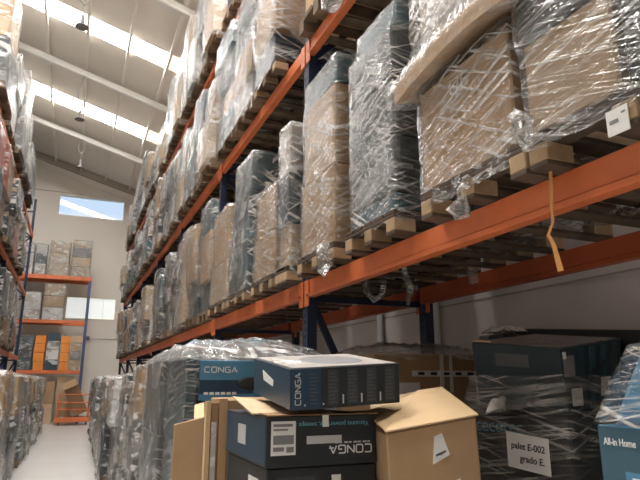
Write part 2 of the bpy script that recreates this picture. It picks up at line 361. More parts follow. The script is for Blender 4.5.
# ------------------------------------------------------------------ racks
LV = [(2.15, 2.27), (4.01, 4.13), (5.79, 5.91)]
PY = [.42]+[.88+2.8*i for i in range(1, 8)]                      # frames of the long rack
def post_mesh(h, side):
    """open channel post with a perforated face, origin at its foot, face towards -x*side"""
    mb = MB(); wy = .043; d = .07
    mb.box(-.004, 0, -wy, -.02, 0, h); mb.box(-.004, 0, .02, wy, 0, h); mb.box(-.004, 0, -.008, .008, 0, h)
    for i in range(int(h/.05)):
        z = i*.05; mb.box(-.004, 0, -.02, -.008, z, z+.022); mb.box(-.004, 0, .008, .02, z, z+.022)
    mb.box(-d, -.004, -wy, -wy+.004, 0, h); mb.box(-d, -.004, wy-.004, wy, 0, h)
    mb.box(-d*.7, -.06*.7, -wy+.004, wy-.004, 0, h)
    if side < 0: pass
    return mb
def make_rack(name, label, xf, sgn, pys, levels, height, far=False):
    """xf: face of the front posts; sgn +1 when the rack lies beyond xf in +x, -1 when in -x"""
    root = empty(name, (xf, pys[0], 0)); tag(root, label, 'rack')
    y0 = pys[0]
    # posts face the aisle: mesh is built with its face at x=0 and depth to -x
    pm = post_mesh(height, 1)
    pm.v = [(-x*sgn, y, z) for x, y, z in pm.v]
    if sgn > 0: pm.f = [tuple(reversed(f)) for f in pm.f]
    first = None
    for y in pys:
        for xx in (0, .95*sgn):
            if first is None:
                first = pm.build('upright', 'blue', root, (xx, y-y0, 0)); o = first
                foot = part('foot_plate', 'blue', o, (-.02, .09, -.07, .07, 0, .01)) if sgn > 0 else part('foot_plate', 'blue', o, (-.09, .02, -.07, .07, 0, .01))
            else:
                o = first.copy(); COL.objects.link(o); o.parent = root; o.location = (xx, y-y0, 0)
                f2 = foot.copy(); COL.objects.link(f2); f2.parent = o
        br = MB(); zs = [.35, 2.15, 3.1, 4.0, 4.9, 5.8, 6.6]; zs = [z for z in zs if z < height]
        for i, z in enumerate(zs):
            br.bar((.05*sgn, 0, z), (.93*sgn, 0, z), .03, .04)
            if i+1 < len(zs):
                p, q = (.04*sgn, .93*sgn) if i % 2 else (.93*sgn, .04*sgn)
                br.bar((p, 0, z), (q, 0, zs[i+1]), .03, .045)
        br.build('frame_brace', 'blue', root, (0, y-y0, 0))
    for i in range(len(pys)-1):
        L = pys[i+1]-pys[i]
        for (z0, z1) in levels:
            for xx, rear in ((0, False), (.95*sgn, True)):
                mb = MB(); hb = z1-z0; a, b = .046, L-.046
                s_ = -sgn if not rear else sgn
                # a stepped box beam: upper web set back, a ridge and a bottom lip proud of it
                x_in = -s_*.045
                mb.box(min(x_in, s_*.002), max(x_in, s_*.002), a, b, .026, hb)
                mb.box(min(x_in, s_*.012), max(x_in, s_*.012), a, b, 0, .024)
                o = mb.build('beam', 'orange_shaded' if rear else 'orange', root, (xx, pys[i]-y0, z0), bevel=.0025)
                for yy in (a-.002, b+.002):
                    yl, yh = (yy-.045, yy+.03) if yy > 1 else (yy-.03, yy+.045)
                    part('end_connector', 'orange', o, (min(s_*.004, s_*.012), max(s_*.004, s_*.012), yl, yh, -.06, hb-.002))
    return root
make_rack('pallet_rack', 'long blue and orange pallet rack beside the grey wall, filled with wrapped loads', 1.45, 1, PY, LV, 7.0)
make_rack('pallet_rack', 'blue and orange pallet rack across the aisle, under the first lamp, seen at an angle', -1.45, -1, [18.9-2.8*i for i in range(5)][::-1], LV, 7.0)

# end rack across the back
root = empty('pallet_rack', (.38, 24.6, 0)); tag(root, 'blue and orange end rack standing against the beige end wall', 'rack')
for xx in (0, -2.75):
    for yy in (0, .9):
        MB().box(-.05, .05, 0, .07, 0, 5.56).build('upright', 'blue_light', root, (xx, yy, 0))
    br = MB()
    for i in range(5): br.bar((0, .05, .4+i), (0, .9, 1.4+i if i % 2 else .4+i), .03, .03)
    br.build('frame_brace', 'blue', root, (xx, 0, 0))
RL = [(1.83, 1.96), (3.74, 3.87), (5.46, 5.62)]
for z0, z1 in RL:
    for yy in (-.02, .93):
        MB().box(-2.70, -.05 if z0 < 5 else .06, 0, .05, z0, z1).build('beam', 'orange', root, (0, yy, 0), bevel=.004)

# ------------------------------------------------------------------ pallets
def pallet_parts(wy, dx, h=.12):
    """(deck, [blocks], [runners]) builders; origin at the bottom corner, x depth, y width"""
    deck = MB(); nb = 5
    for i in range(nb):
        a = (wy-.09)*i/(nb-1); deck.box(0, dx, a, a+.09, h-.02, h)
    deck.box(0, .10, 0, wy, h-.038, h-.02); deck.box(dx/2-.05, dx/2+.05, 0, wy, h-.038, h-.02); deck.box(dx-.10, dx, 0, wy, h-.038, h-.02)
    blocks = []; run = []
    for yy in (0, wy/2-.04, wy-.08):
        for xx in (0, dx/2-.06, dx-.12): blocks.append(MB().box(xx, xx+.12, yy, yy+.08, .018, h-.038))
        run.append(MB().box(0, dx, yy, yy+.08, 0, .018))
    return deck, blocks, run
PCACHE = {}
def pallet(loc, wy, dx, label, group=None, detail=False, m=None):
    m = m or ('wood' if detail else 'wood_mid')
    if detail:
        root = empty('wooden_pallet', loc); tag(root, label, 'pallet', group)
        d, bl, ru = pallet_parts(wy, dx)
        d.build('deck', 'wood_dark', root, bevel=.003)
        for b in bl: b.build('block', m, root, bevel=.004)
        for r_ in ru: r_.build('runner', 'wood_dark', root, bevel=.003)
        return root
    k = (round(wy, 1), round(dx, 1), m)
    if k not in PCACHE:
        d, bl, ru = pallet_parts(k[0], dx)
        for b in bl+ru:
            n0 = len(d.v); d.v += b.v; d.f += [tuple(n0+i for i in f) for f in b.f]
        o = d.build('wooden_pallet', m); PCACHE[k] = o.data
        o.location = loc
    else:
        o = bpy.data.objects.new('wooden_pallet', PCACHE[k]); COL.objects.link(o); o.location = loc
    o.scale = (1, wy/k[0], 1)
    return tag(o, label, 'pallet', group)

# ------------------------------------------------------------------ cartons and film
def carton(c, m, label, name='carton', group=None, bevel=.008, jit=.004, tape=None, cat='carton'):
    """c = (x0,x1,y0,y1,z0,z1) in the world"""
    x0, x1, y0, y1, z0, z1 = c
    wx, wy, h = x1-x0, y1-y0, z1-z0
    J = lambda: rnd.uniform(0, jit*1.4)
    q = [(-wx/2, -wy/2, 0), (wx/2, -wy/2, 0), (wx/2, wy/2, 0), (-wx/2, wy/2, 0), (-wx/2+J(), -wy/2+J(), h-J()), (wx/2-J(), -wy/2+J(), h-J()), (wx/2-J(), wy/2-J(), h-J()), (-wx/2+J(), wy/2-J(), h-J())]
    o = MB().hexa(q).build(name, m, None, ((x0+x1)/2, (y0+y1)/2, z0), bevel=bevel)
    tag(o, label, cat, group)
    if tape:
        MB().box(-wx/2-.004, -wx/2+.0, -wy/2+.004, wy/2-.004, h*tape-.025, h*tape+.025).build('tape_strip', 'tape', o)
        MB().box(-wx/2+.004, wx/2-.004, -wy/2-.004, -wy/2+.0, h*tape-.025, h*tape+.025).build('tape_strip', 'tape', o)
    return o
def wrap(boxes, label, name='stretch_film', m='film', k=8, dz=.09, gap=.012, crin=.012, skirt=.06, top=True, lean=0.0, seed=None, group=None, open_top=.0):
    """a film skin stretched round the cartons, ring by ring"""
    z0 = min(b[4] for b in boxes)-skirt; z1 = max(b[5] for b in boxes)+.012
    cx = sum((b[0]+b[1])/2 for b in boxes)/len(boxes); cy = sum((b[2]+b[3])/2 for b in boxes)/len(boxes)
    nr = max(4, int((z1-z0)/dz)); mb = MB(); sd = seed if seed is not None else rnd.uniform(0, 500)
    def rect(z):
        rs = [b for b in boxes if b[4]-dz*.6 <= z <= b[5]+dz*.6] or [min(boxes, key=lambda b: abs((b[4]+b[5])/2-z))]
        return [min(b[0] for b in rs)-gap, max(b[1] for b in rs)+gap, min(b[2] for b in rs)-gap, max(b[3] for b in rs)+gap]
    zs = [z0+(z1-z0)*i/nr for i in range(nr+1)]; rc = [rect(z) for z in zs]
    rc = [[(rc[max(i-1, 0)][j]+rc[i][j]*2+rc[min(i+1, nr)][j])/4 for j in range(4)] for i in range(nr+1)]
    for i in range(nr+1):
        full = rect(zs[i])
        for j, s_ in ((0, -1), (2, -1)): rc[i][j] = min(rc[i][j], full[j])
        for j in (1, 3): rc[i][j] = max(rc[i][j], full[j])
    def ring(r_, z, sc=1.0, amp=1.0, zn=0):
        x0, x1, y0, y1 = r_; mx_, my = (x0+x1)/2, (y0+y1)/2
        x0, x1, y0, y1 = mx_+(x0-mx_)*sc, mx_+(x1-mx_)*sc, my+(y0-my)*sc, my+(y1-my)*sc
        P = [(x0+(x1-x0)*i/k, y0, 0, -1) for i in range(k)]+[(x1, y0+(y1-y0)*i/k, 1, 0) for i in range(k)]+[(x1-(x1-x0)*i/k, y1, 0, 1) for i in range(k)]+[(x0, y1-(y1-y0)*i/k, -1, 0) for i in range(k)]
        for (x, y, nx, ny) in P:
            v = Vector((x, y, z))*5+Vector((sd, sd*.3, 0)); a = abs(noise.noise(v))*crin*2.2+abs(noise.noise(v*3.1))*crin*.9
            a *= amp; zz = noise.noise(v*1.7)*zn
            mb.v.append((x+nx*a-cx, y+ny*a-cy, z+zz-z0))
    for i, z in enumerate(zs): ring(rc[i], z, 1.0, 1.6 if i == 0 else 1.0, .02 if i == 0 else .006)
    rows = nr+1
    if top:
        for sc, dzz in ((.93, .012), (.6, .03), (.25, .035)): ring(rc[-1], z1+dzz, sc, 1, .02); rows += 1
    n4 = 4*k
    for i in range(rows-1):
        for j in range(n4): mb.f.append((i*n4+j, i*n4+(j+1) % n4, (i+1)*n4+(j+1) % n4, (i+1)*n4+j))
    if top: mb.f.append(tuple((rows-1)*n4+j for j in range(n4)))
    o = mb.build(name, m, None, (cx, cy, z0), smooth=True)
    return tag(o, label, 'plastic wrap', group)

COLN = {'tan': 'tan', 'tan_pale': 'pale tan', 'brown': 'brown', 'print_teal': 'teal printed', 'teal': 'dark teal', 'print_dark': 'dark grey printed', 'print_mixed': 'mottled printed', 'print_grey': 'grey printed', 'print_pale': 'pale printed', 'print_white': 'white printed', 'red': 'dark red', 'strapped_tan': 'tan strapped', 'carton_orange': 'orange', 'black': 'black', 'navy': 'navy'}
LAYER = ['bottom', 'second', 'third', 'fourth', 'fifth']
def load(xf, sgn, ya, yb, z, h, idx, place, pal=True, layers=None, depth=.98, film_m=None, pool=None, k=6, dz=.14):
    """one wrapped pallet load of plain cartons; xf = its aisle face"""
    o_ = ORD[idx]
    x0, x1 = (xf, xf+depth) if sgn > 0 else (xf-depth, xf)
    if pal: pallet((x0+.01, ya, z), yb-ya, depth-.02, 'wooden pallet under the %s load along %s' % (o_, place), 'pallets of '+place)
    zb = z+.12; boxes = []; floor_ = z < .1
    style = rnd.choice(['tan', 'mix', 'mix', 'mix', 'teal', 'grey', 'pale'])
    pool = pool or {'tan': ['tan', 'tan_pale', 'brown'], 'mix': ['tan', 'print_teal', 'print_mixed', 'teal', 'print_white'], 'pale': ['print_pale', 'print_white', 'print_mixed', 'tan_pale', 'tan'], 'teal': ['print_teal', 'print_dark', 'teal', 'print_white'], 'grey': ['print_grey', 'print_dark', 'print_pale']}[style]
    if floor_: pool = ['print_mixed', 'print_dark', 'print_teal', 'print_white', 'tan', 'print_grey']
    nl = layers or rnd.choice([2, 2, 3, 3])
    cuts = [0]+sorted((i+rnd.uniform(-.25, .25))/nl for i in range(1, nl))+[1]
    for i in range(nl):
        za, zc = zb+h*cuts[i], zb+h*cuts[i+1]
        a, b = ya+rnd.uniform(.0, .05), yb-rnd.uniform(.0, .05); fx = rnd.uniform(-.05, .07)
        xa, xb = (x0+fx, x1-.03) if sgn > 0 else (x0+.03, x1-fx)
        if rnd.random() < .08:
            mid = a+(b-a)*rnd.uniform(.4, .6); parts_ = [(a, mid-.004, ', near side'), (mid+.004, b, ', far side')]
        else: parts_ = [(a, b, '')]
        for (p, q, tx) in parts_:
            mm = rnd.choice(pool); bx = (xa, xb, p, q, za, zc-.004); boxes.append(bx)
            carton(bx, mm, '%s carton, %s layer%s, %s load on %s' % (COLN[mm], LAYER[i], tx, o_, place), bevel=0, jit=.012)
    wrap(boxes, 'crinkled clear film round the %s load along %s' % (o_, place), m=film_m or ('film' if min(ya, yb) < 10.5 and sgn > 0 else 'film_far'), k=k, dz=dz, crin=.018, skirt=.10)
    return boxes

# ---- long rack, lower shelf: the near loads built one by one
Z1, Z2, Z3 = 2.2712, 4.1312, 5.9112
zb = Z1+.12
XF = 1.35
def near_load(yp, tag_, boxes, filmlab, film_m='film', k=16, dz=.05, crin=.007, lean=0, xf=XF, pm=None, filmkw={}):
    pallet((xf-.01, yp[0], Z1), yp[1]-yp[0], 1.06, 'wooden pallet under '+tag_, 'detailed pallets on the lower shelf', True, pm)
    for (c, m_, lab, kw) in boxes: kw = dict(kw); fx = kw.pop('after', None); o = carton(c, m_, lab, **kw); fx and fx(o, c)
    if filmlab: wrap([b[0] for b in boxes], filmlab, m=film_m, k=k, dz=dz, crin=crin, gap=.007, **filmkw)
def mark_uf(o, c):
    hy = (c[3]-c[2])/2; hx = (c[1]-c[0])/2
    text('printed_lettering', 'UF', .105, 'paper_grey', o, (-hx-.009, .06, .345), BX)
def block_label(root_y): pass
near_load((.64, 1.375), 'the dark and tan load above the hanging orange strap', [
    ((1.345, 2.3, 1.01, 1.365, zb, zb+.335), 'tan_pale', 'big tan carton under a dark carton, above the hanging orange strap', {'tape': None}),
    ((1.35, 2.3, .66, .99, zb, zb+.335), 'print_dark', 'dark grey carton at the picture edge beside the big tan carton', {}),
    ((1.33, 2.25, .70, 1.37, zb+.345, zb+.85), 'print_dark', 'dark printed carton lying on the big tan carton above the strap', {})],
    'clear film stretched in lines round the load above the hanging strap', 'film_clear')
near_load((1.39, 2.03), 'the big tan carton printed with white letters', [
    ((1.35, 2.25, 1.435, 2.02, zb, zb+.476), 'tan', 'big tan carton with two white letters on its front', {'after': mark_uf}),
    ((1.42, 2.2, 1.50, 1.93, zb+.71, zb+1.05), 'print_pale', 'pale carton on top of the bent tan sheet', {}),
    ((1.45, 2.2, 1.95, 2.14, zb+.71, zb+1.12), 'print_white', 'white narrow carton standing beside the pale carton on the sheet', {})],
    None)
wrap([(1.35, 2.25, 1.435, 2.02, zb, zb+.49)], 'clear film with diagonal creases round the big lettered tan carton', m='film', k=18, dz=.05, crin=.006, gap=.006, skirt=.08)
wrap([(1.42, 2.2, 1.50, 1.93, zb+.71, zb+1.05), (1.45, 2.2, 1.95, 2.14, zb+.71, zb+1.12)], 'shiny film bunched round the pale cartons above the bent sheet', m='film_dense', k=14, dz=.06, crin=.02, skirt=.03)
# bent tan sheet between them, overhanging the front
sh = MB(); NU, NV = 14, 8
def shp(u, v, t):
    y = 1.36+.76*u; x = 1.28+.75*v
    z = zb+.552+.02*math.sin(u*5)+.05*v-.07*max(0, .28-v)*2+.05*max(0, u-.8)*(-3)+t
    return (x, y, z)
for t_ in (0, .085):
    for i in range(NU+1):
        for j in range(NV+1): sh.v.append(shp(i/NU, j/NV, t_))
M1 = (NU+1)*(NV+1)
for i in range(NU):
    for j in range(NV):
        a = i*(NV+1)+j; sh.f.append((a, a+NV+1, a+NV+2, a+1)); sh.f.append((M1+a, M1+a+1, M1+a+NV+2, M1+a+NV+1))
for i in range(NU):
    a = i*(NV+1); sh.f.append((a, M1+a, M1+a+NV+1, a+NV+1)); a += NV; sh.f.append((a, a+NV+1, M1+a+NV+1, M1+a))
for j in range(NV):
    a = j; sh.f.append((a, a+1, M1+a+1, M1+a)); a = NU*(NV+1)+j; sh.f.append((a, M1+a, M1+a+1, a+1))
o = sh.build('flattened_carton', 'tan', smooth=False); tag(o, 'flattened tan carton bent over the front of the big lettered carton', 'carton')
mb = MB(); prof = [(0, .105), (-.02, .10), (-.03, .045), (-.02, -.012), (.12, -.012), (.25, -.012)]
prof = [(1.0, .10), (.7, .105), (.45, .105), (.2, .105)]+prof+[(.5, -.01)]
NP, NQ = len(prof), 60
for i in range(NQ+1):
    u = -.05+1.10*i/NQ
    for (v, t_) in prof:
        p = Vector(shp(u, v, t_)); q = p*11; a_ = noise.noise(q)*.010+noise.noise(q*2.7)*.006
        mb.v.append((p.x-abs(a_), p.y+a_*.3, p.z+a_))
for i in range(NQ):
    for j in range(NP-1): a = i*NP+j; mb.f.append((a, a+1, a+NP+1, a+NP))
tag(mb.build('stretch_film', 'film_sheet', smooth=True), 'glossy film sleeve round the bent flattened tan carton', 'plastic wrap')
hB = [(0, .10), (.10, .40), (.40, .72), (.72, 1.02), (1.02, 1.15)]
near_load((2.26, 2.80), 'the tall dark teal stack', [((1.36+(.03 if i == 4 else 0), 2.25, 2.27, 2.74-(.06 if i == 4 else 0), zb+a, zb+b-.004), 'print_dark' if i in (1, 2, 3) else 'teal',
    '%s carton of the tall dark stack beside the lettered tan carton' % ['flat teal bottom', 'dark second', 'dark third', 'dark fourth', 'flat teal topmost'][i], {}) for i, (a, b) in enumerate(hB)],
    'wrinkled grey film round the tall dark teal stack', 'film', xf=1.35)
def strip_a(o, c):
    hx = (c[1]-c[0])/2; hy = (c[3]-c[2])/2
    part('tape_strip', 'tape', o, (-.05, .0, -hy-.004, -hy, .01, c[5]-c[4]-.01))
near_load((2.96, 3.55), 'the tall tan stack with a teal lid, before the front upright', [
    ((1.36, 2.3, 2.98, 3.52, zb, zb+.50), 'tan', 'tan lower carton of the stack with a teal lid', {'after': strip_a}),
    ((1.37, 2.3, 2.99, 3.50, zb+.505, zb+1.06), 'tan', 'tan upper carton of the stack under its teal lid', {'after': strip_a}),
    ((1.38, 2.3, 2.98, 3.50, zb+1.065, zb+1.24), 'teal', 'teal flat carton topping the tall tan stack', {})],
    'bright wrinkled film round the tan stack with a teal lid', 'film')
near_load((3.76, 4.02), 'the narrow pale stack behind the front upright', [
    ((1.37, 2.3, 3.77, 4.0, zb, zb+.32), 'tan_pale', 'pale tan bottom carton of the narrow stack beside the upright', {}),
    ((1.35, 2.3, 3.76, 4.0, zb+.325, zb+.72), 'print_teal', 'teal middle carton of the narrow stack beside the upright', {}),
    ((1.36, 2.3, 3.77, 4.0, zb+.725, zb+1.1), 'print_white', 'white top carton of the narrow stack beside the upright', {})],
    'bulging film round the narrow stack beside the upright', 'film_dense')
near_load((4.10, 4.66), 'the two plain tan cartons', [
    ((1.36, 2.3, 4.10, 4.64, zb, zb+.37), 'tan', 'tan carton, lower one of the plain pair past the narrow stack', {}),
    ((1.37, 2.3, 4.11, 4.62, zb+.375, zb+.74), 'tan', 'tan carton, upper one of the plain pair past the narrow stack', {})],
    'creased film round the plain pair of tan cartons', 'film_clear')
near_load((4.86, 5.50), 'the teal load past the plain tan pair', [
    ((1.36, 2.3, 4.87, 5.45, zb, zb+.46), 'print_teal', 'teal bottom carton past the plain tan pair', {}),
    ((1.37, 2.3, 4.88, 5.43, zb+.465, zb+.92), 'print_teal', 'teal middle carton past the plain tan pair', {}),
    ((1.39, 2.3, 4.87, 5.45, zb+.925, zb+1.30), 'teal', 'dark teal top carton past the plain tan pair', {})],
    'shiny film round the teal load past the plain tan pair', 'film_dense')
near_load((5.62, 6.36), 'the tan load before the second upright', [
    ((1.36, 2.3, 5.63, 6.34, zb, zb+.42), 'tan_pale', 'pale tan bottom carton of the load before the second upright', {}),
    ((1.37, 2.3, 5.66, 6.30, zb+.425, zb+1.0), 'tan', 'tan top carton of the load before the second upright', {})],
    'creased film round the tan load before the second upright', 'film_clear')
# film tails and knots
def scrap(name, pts, rad, label, m='film_dense', seed=0, flat=.35):
    mb = MB(); mb.tube(pts, rad, 9)
    mb.v = [tuple(Vector(v)+Vector((noise.noise(Vector(v)*38+Vector((seed, 0, 0))), noise.noise(Vector(v)*41+Vector((0, seed, 0))), noise.noise(Vector(v)*35+Vector((0, 0, seed)))))*max(rad)*.8) for v in mb.v]
    o = mb.build(name, m, smooth=True); return tag(o, label, 'plastic scrap')
scrap('film_tail', [(1.34, 1.70, 2.36), (1.325, 1.71, 2.31), (1.32, 1.72, 2.27), (1.315, 1.735, 2.225), (1.31, 1.75, 2.21)], [.02, .02, .022, .03, .012], 'white film tail hanging over the beam below the lettered carton', seed=3)
scrap('film_knot', [(1.30, 1.37, 2.42), (1.29, 1.355, 2.45), (1.29, 1.34, 2.42), (1.29, 1.33, 2.37), (1.30, 1.33, 2.33)], [.012, .03, .04, .03, .02], 'white film knot at the pallet corner above the orange strap', m='film_dense', seed=5)
scrap('film_tail', [(1.32, 3.02, 2.40), (1.31, 3.02, 2.34), (1.30, 3.0, 2.28), (1.30, 2.98, 2.22), (1.30, 2.96, 2.16)], [.02, .05, .055, .04, .008], 'clear film tail hanging below the tan stack with a teal lid', m='film_dense', seed=9)
scrap('film_loop', [(1.40, 3.12, 4.22), (1.36, 3.02, 4.05), (1.34, 2.92, 3.97), (1.36, 2.84, 4.02), (1.40, 2.82, 4.2), (1.42, 2.80, 4.35)], [.05, .06, .055, .05, .04, .03], 'white plastic loop hanging from the middle beam at the upright', seed=12)
scrap('film_loop', [(1.75, 3.35, 2.30), (1.76, 3.36, 2.18), (1.77, 3.28, 2.10), (1.76, 3.15, 2.12), (1.75, 3.1, 2.22)], [.015, .02, .014, .02, .012], 'limp film loop dangling under the lower shelf by the brace', seed=15)
scrap('film_tail', [(1.75, 2.85, 2.28), (1.75, 2.84, 2.2), (1.75, 2.80, 2.12), (1.75, 2.82, 2.02)], [.015, .016, .02, .01], 'short film tail dangling under the lower shelf beyond the brace', seed=18)
scrap('film_tail', [(2.2, 2.8, 2.28), (2.2, 2.8, 2.2), (2.2, 2.79, 2.17)], [.03, .03, .02], 'white film tuft under the lower shelf before the dark rear beam', seed=19)
# orange strap
sp_ = [(1.400, 1.345, 2.275), (1.397, 1.346, 2.21), (1.397, 1.353, 2.156), (1.395, 1.351, 2.098), (1.395, 1.376, 2.061), (1.395, 1.357, 2.022), (1.395, 1.339, 1.934)]
mb = MB(); rib = []
for i, p in enumerate(sp_):
    wd = (.007, .007, .006, .006, .007, .009, .012)[i]
    for s_ in (-1, 1): mb.v.append((p[0]-.001, p[1]+s_*wd, p[2])); mb.v.append((p[0]+.001, p[1]+s_*wd, p[2]))
for i in range(len(sp_)-1):
    a = i*4
    for p, q in ((0, 1), (1, 3), (3, 2), (2, 0)): mb.f.append((a+p, a+q, a+4+q, a+4+p))
mb.f += [(0, 1, 3, 2), (24, 26, 27, 25)]
tag(mb.build('hanging_strap', 'strap'), 'frayed orange strap hanging over the lower orange beam', 'strap')
# paper label on the block of the pallet above
o = MB().box(1.332, 1.336, .99, 1.06, 2.262, 2.337).build('pallet_label', 'paper'); tag(o, 'white paper label stuck on the pallet block at the picture edge', 'label')
MB().box(1.331, 1.332, 1.022, 1.050, 2.295, 2.306).build('printed_mark', 'ink_grey', o); MB().box(1.331, 1.332, .998, 1.010, 2.316, 2.321).build('printed_mark', 'ink_grey', o)

# ---- long rack: loads on down the lower, middle and upper shelves and on the floor
def row(bays, xf, sgn, z, hr, place, n_per, start=0, y_from=-99, pal=True, jx=.04, y_to=99, **kw):
    i = start
    for (a, b) in bays:
        st = (b-a)/n_per
        for q in range(n_per):
            ya, yb = a+st*q+.03, a+st*(q+1)-.03-rnd.uniform(0, .06)
            if ya < y_from or ya > y_to: continue
            load(xf+rnd.uniform(-jx, jx), sgn, ya, yb, z, rnd.uniform(*hr), i, place, pal, **kw); i += 1
    return i
bays = [(PY[i]+.06, PY[i+1]-.06) for i in range(7)]
_n = row(bays[2:4], XF, 1, Z1, (.95, 1.38), "the long rack's lower shelf", 4, start=8); row(bays[4:], XF, 1, Z1, (1.0, 1.4), "the long rack's lower shelf", 3, start=_n)
# middle shelf, first loads by hand
pallet((1.34, 4.12, Z2), .62, 1.06, 'wooden pallet at the near end of the middle shelf', 'detailed pallets on the middle shelf', True)
bl = [((1.36, 2.3, 4.22, 4.70, Z2+.12, Z2+.42), 'navy', 'blue carton at the near end of the middle shelf'), ((1.34, 2.3, 4.14, 4.72, Z2+.425, Z2+.88), 'tan', 'large tan carton overhanging the blue one on the middle shelf'), ((1.36, 2.3, 4.14, 4.70, Z2+.885, Z2+1.4), 'tan_pale', 'pale tan topmost carton at the near end of the middle shelf')]
for c, m_, lab in bl: carton(c, m_, lab)
wrap([b[0] for b in bl], 'film round the blue and tan cartons on the middle shelf', m='film', k=12, dz=.07)
j = 1
for ya, yb in ((4.86, 5.5), (5.6, 6.36)):
    load(XF, 1, ya, yb, Z2, 1.3, j, "the long rack's middle shelf", layers=4); j += 1
_n = row(bays[2:4], XF, 1, Z2, (1.0, 1.42), "the long rack's middle shelf", 4, start=3); row(bays[4:], XF, 1, Z2, (1.0, 1.4), "the long rack's middle shelf", 3, start=_n)
for q in range(4):      # (the first bay is the long one)
                        # loads above the camera: only their undersides show
    ya = bays[0][0]+.445+q*.68; lab = 'wooden pallet on the middle shelf, %s before the front upright' % ['fourth', 'third', 'second', 'first'][q]
    pallet((1.36, ya, Z2), .64, 1.06, lab, 'pallets overhead on the middle shelf')
    if q > 1: carton((1.4, 2.3, ya+.02, ya+.62, Z2+.12, Z2+1.2), 'tan', 'tan carton on the overhead pallet, %s before the front upright' % ['second', 'first'][q-2])
_n = row(bays[2:4], XF, 1, Z3, (1.0, 1.6), "the long rack's upper shelf", 4, layers=2); row(bays[4:], XF, 1, Z3, (1.0, 1.6), "the long rack's upper shelf", 3, start=_n, layers=2)
for q in range(4):
    ya = bays[1][0]+q*.68
    pallet((1.36, ya, Z3), .64, 1.06, 'wooden pallet at the near end of the upper shelf, seen from below, %s one' % ORD[q], 'pallets overhead on the upper shelf')
# floor row under the long rack, standing out into the aisle
y = 5.75; i = 0
while y < 20.3:
    wd = rnd.uniform(.72, .95)
    load(.64+rnd.uniform(-.05, .07), 1, y, y+wd, 0, rnd.uniform(1.42, 1.62), i, "the long rack's floor row", True, layers=rnd.choice([2, 3]), depth=.74, film_m='film_floor', k=10, dz=.07)
    y += wd+.07; i += 1

# ---- rack across the aisle
lb = [(18.9-2.8*k+.06, 18.9-2.8*(k-1)-.06) for k in (4, 3, 2, 1)]
for z, nm, hr in ((Z1, 'lower', (1.1, 1.4)), (Z2, 'middle', (1.1, 1.4)), (Z3, 'upper', (1.1, 1.9))):
    row(lb, -1.35, -1, z, hr, "the facing rack's %s shelf" % nm, 2, y_from=8.4, y_to=15.9, layers=2, pool=['print_pale', 'print_grey', 'print_dark', 'tan_pale'] if nm == 'upper' else ['red', 'brown', 'print_dark', 'print_mixed', 'print_mixed'])
y = 7.3; i = 0
while y < 20.6:
    wd = rnd.uniform(.85, 1.1); load(-.76+rnd.uniform(-.06, .04), -1, y, y+wd, 0, rnd.uniform(1.45, 1.58), i, "the facing rack's base row", True, depth=.60, layers=3, film_m='film_floor', k=10, dz=.07); y += wd+.08; i += 1

# ---- end rack loads
def stack(x0, x1, z, cols, hs, lab, y0=24.66, y1=25.4, film_m=None):
    zz = z; bx = []
    pallet_o = MB().box(x0, x1, y0, y1, z, z+.02)
    for i, (m_, h) in enumerate(zip(cols, hs)):
        b = (x0+rnd.uniform(0, .03), x1-rnd.uniform(0, .03), y0+rnd.uniform(0, .03), y1, zz, zz+h-.004); bx.append(b)
        carton(b, m_, '%s carton, %s layer of %s' % (COLN[m_], LAYER[i], lab), bevel=0, jit=.01); zz += h
    if film_m: wrap(bx, 'clear film round %s' % lab, m=film_m, k=5, dz=.2, skirt=0)
t5, t3, t1 = 5.62, 3.87, 1.96
stack(-2.10, -1.75, t5, ['print_white', 'print_grey', 'print_white'], [.5, .4, .35], "the white stack topping the end rack behind dark posts", film_m='film')
stack(-1.70, -1.30, t5, ['print_white', 'print_teal', 'print_pale'], [.45, .4, .38], "the pale stack topping the end rack beside dark posts", film_m='film')
stack(-1.22, -.45, t5, ['strapped_tan', 'strapped_tan', 'strapped_tan'], [.5, .45, .45], "the wide strapped stack topping the end rack", film_m='film_clear')
stack(-.38, .33, t5, ['strapped_tan', 'tan_pale', 'print_grey', 'strapped_tan'], [.42, .4, .38, .3], "the stack topping the end rack above its post", film_m='film_clear')
stack(-2.0, -1.32, t3, ['print_white', 'print_pale', 'print_white'], [.4, .3, .35], "the low white stack on the end rack's middle shelf", film_m='film')
stack(-1.25, -.48, t3, ['print_white', 'tan', 'strapped_tan'], [.5, .46, .46], "the tan and white stack beside the frosted window", film_m='film_clear')
stack(-2.05, -1.42, t1, ['print_teal', 'print_dark', 'print_teal'], [.5, .45, .35], "the teal stack on the end rack's lower shelf", film_m='film')
for (a, b, nm) in ((-1.38, -.98, 'beside the teal stack'), (-.46, -.12, 'beside the mixed stack at the post')):
    stack(a, b, t1, ['carton_orange']*4, [.34, .34, .33, .30], "the orange stack %s" % nm)
stack(-.95, -.49, t1, ['print_teal', 'print_white', 'print_grey', 'print_teal'], [.4, .38, .34, .3], "the narrow stack between two orange stacks")
stack(-.10, .30, t1, ['strapped_tan', 'print_grey', 'strapped_tan', 'tan_pale'], [.4, .34, .32, .26], "the mixed stack at the end rack's post")
stack(-.86, -.50, 0.0, ['tan_pale', 'tan'], [.75, .80], "the tan stack on the floor behind the trolley", 24.62, 25.3)
stack(-.45, .15, 0.0, ['tan', 'tan_pale'], [.8, .95], "the tall tan stack behind the trolley's open carton", 24.72, 25.4)
stack(-1.2, -.9, 0.0, ['print_dark', 'print_dark'], [.35, .38], "the dark stack on the floor beside the trolley", 24.4, 25.0)

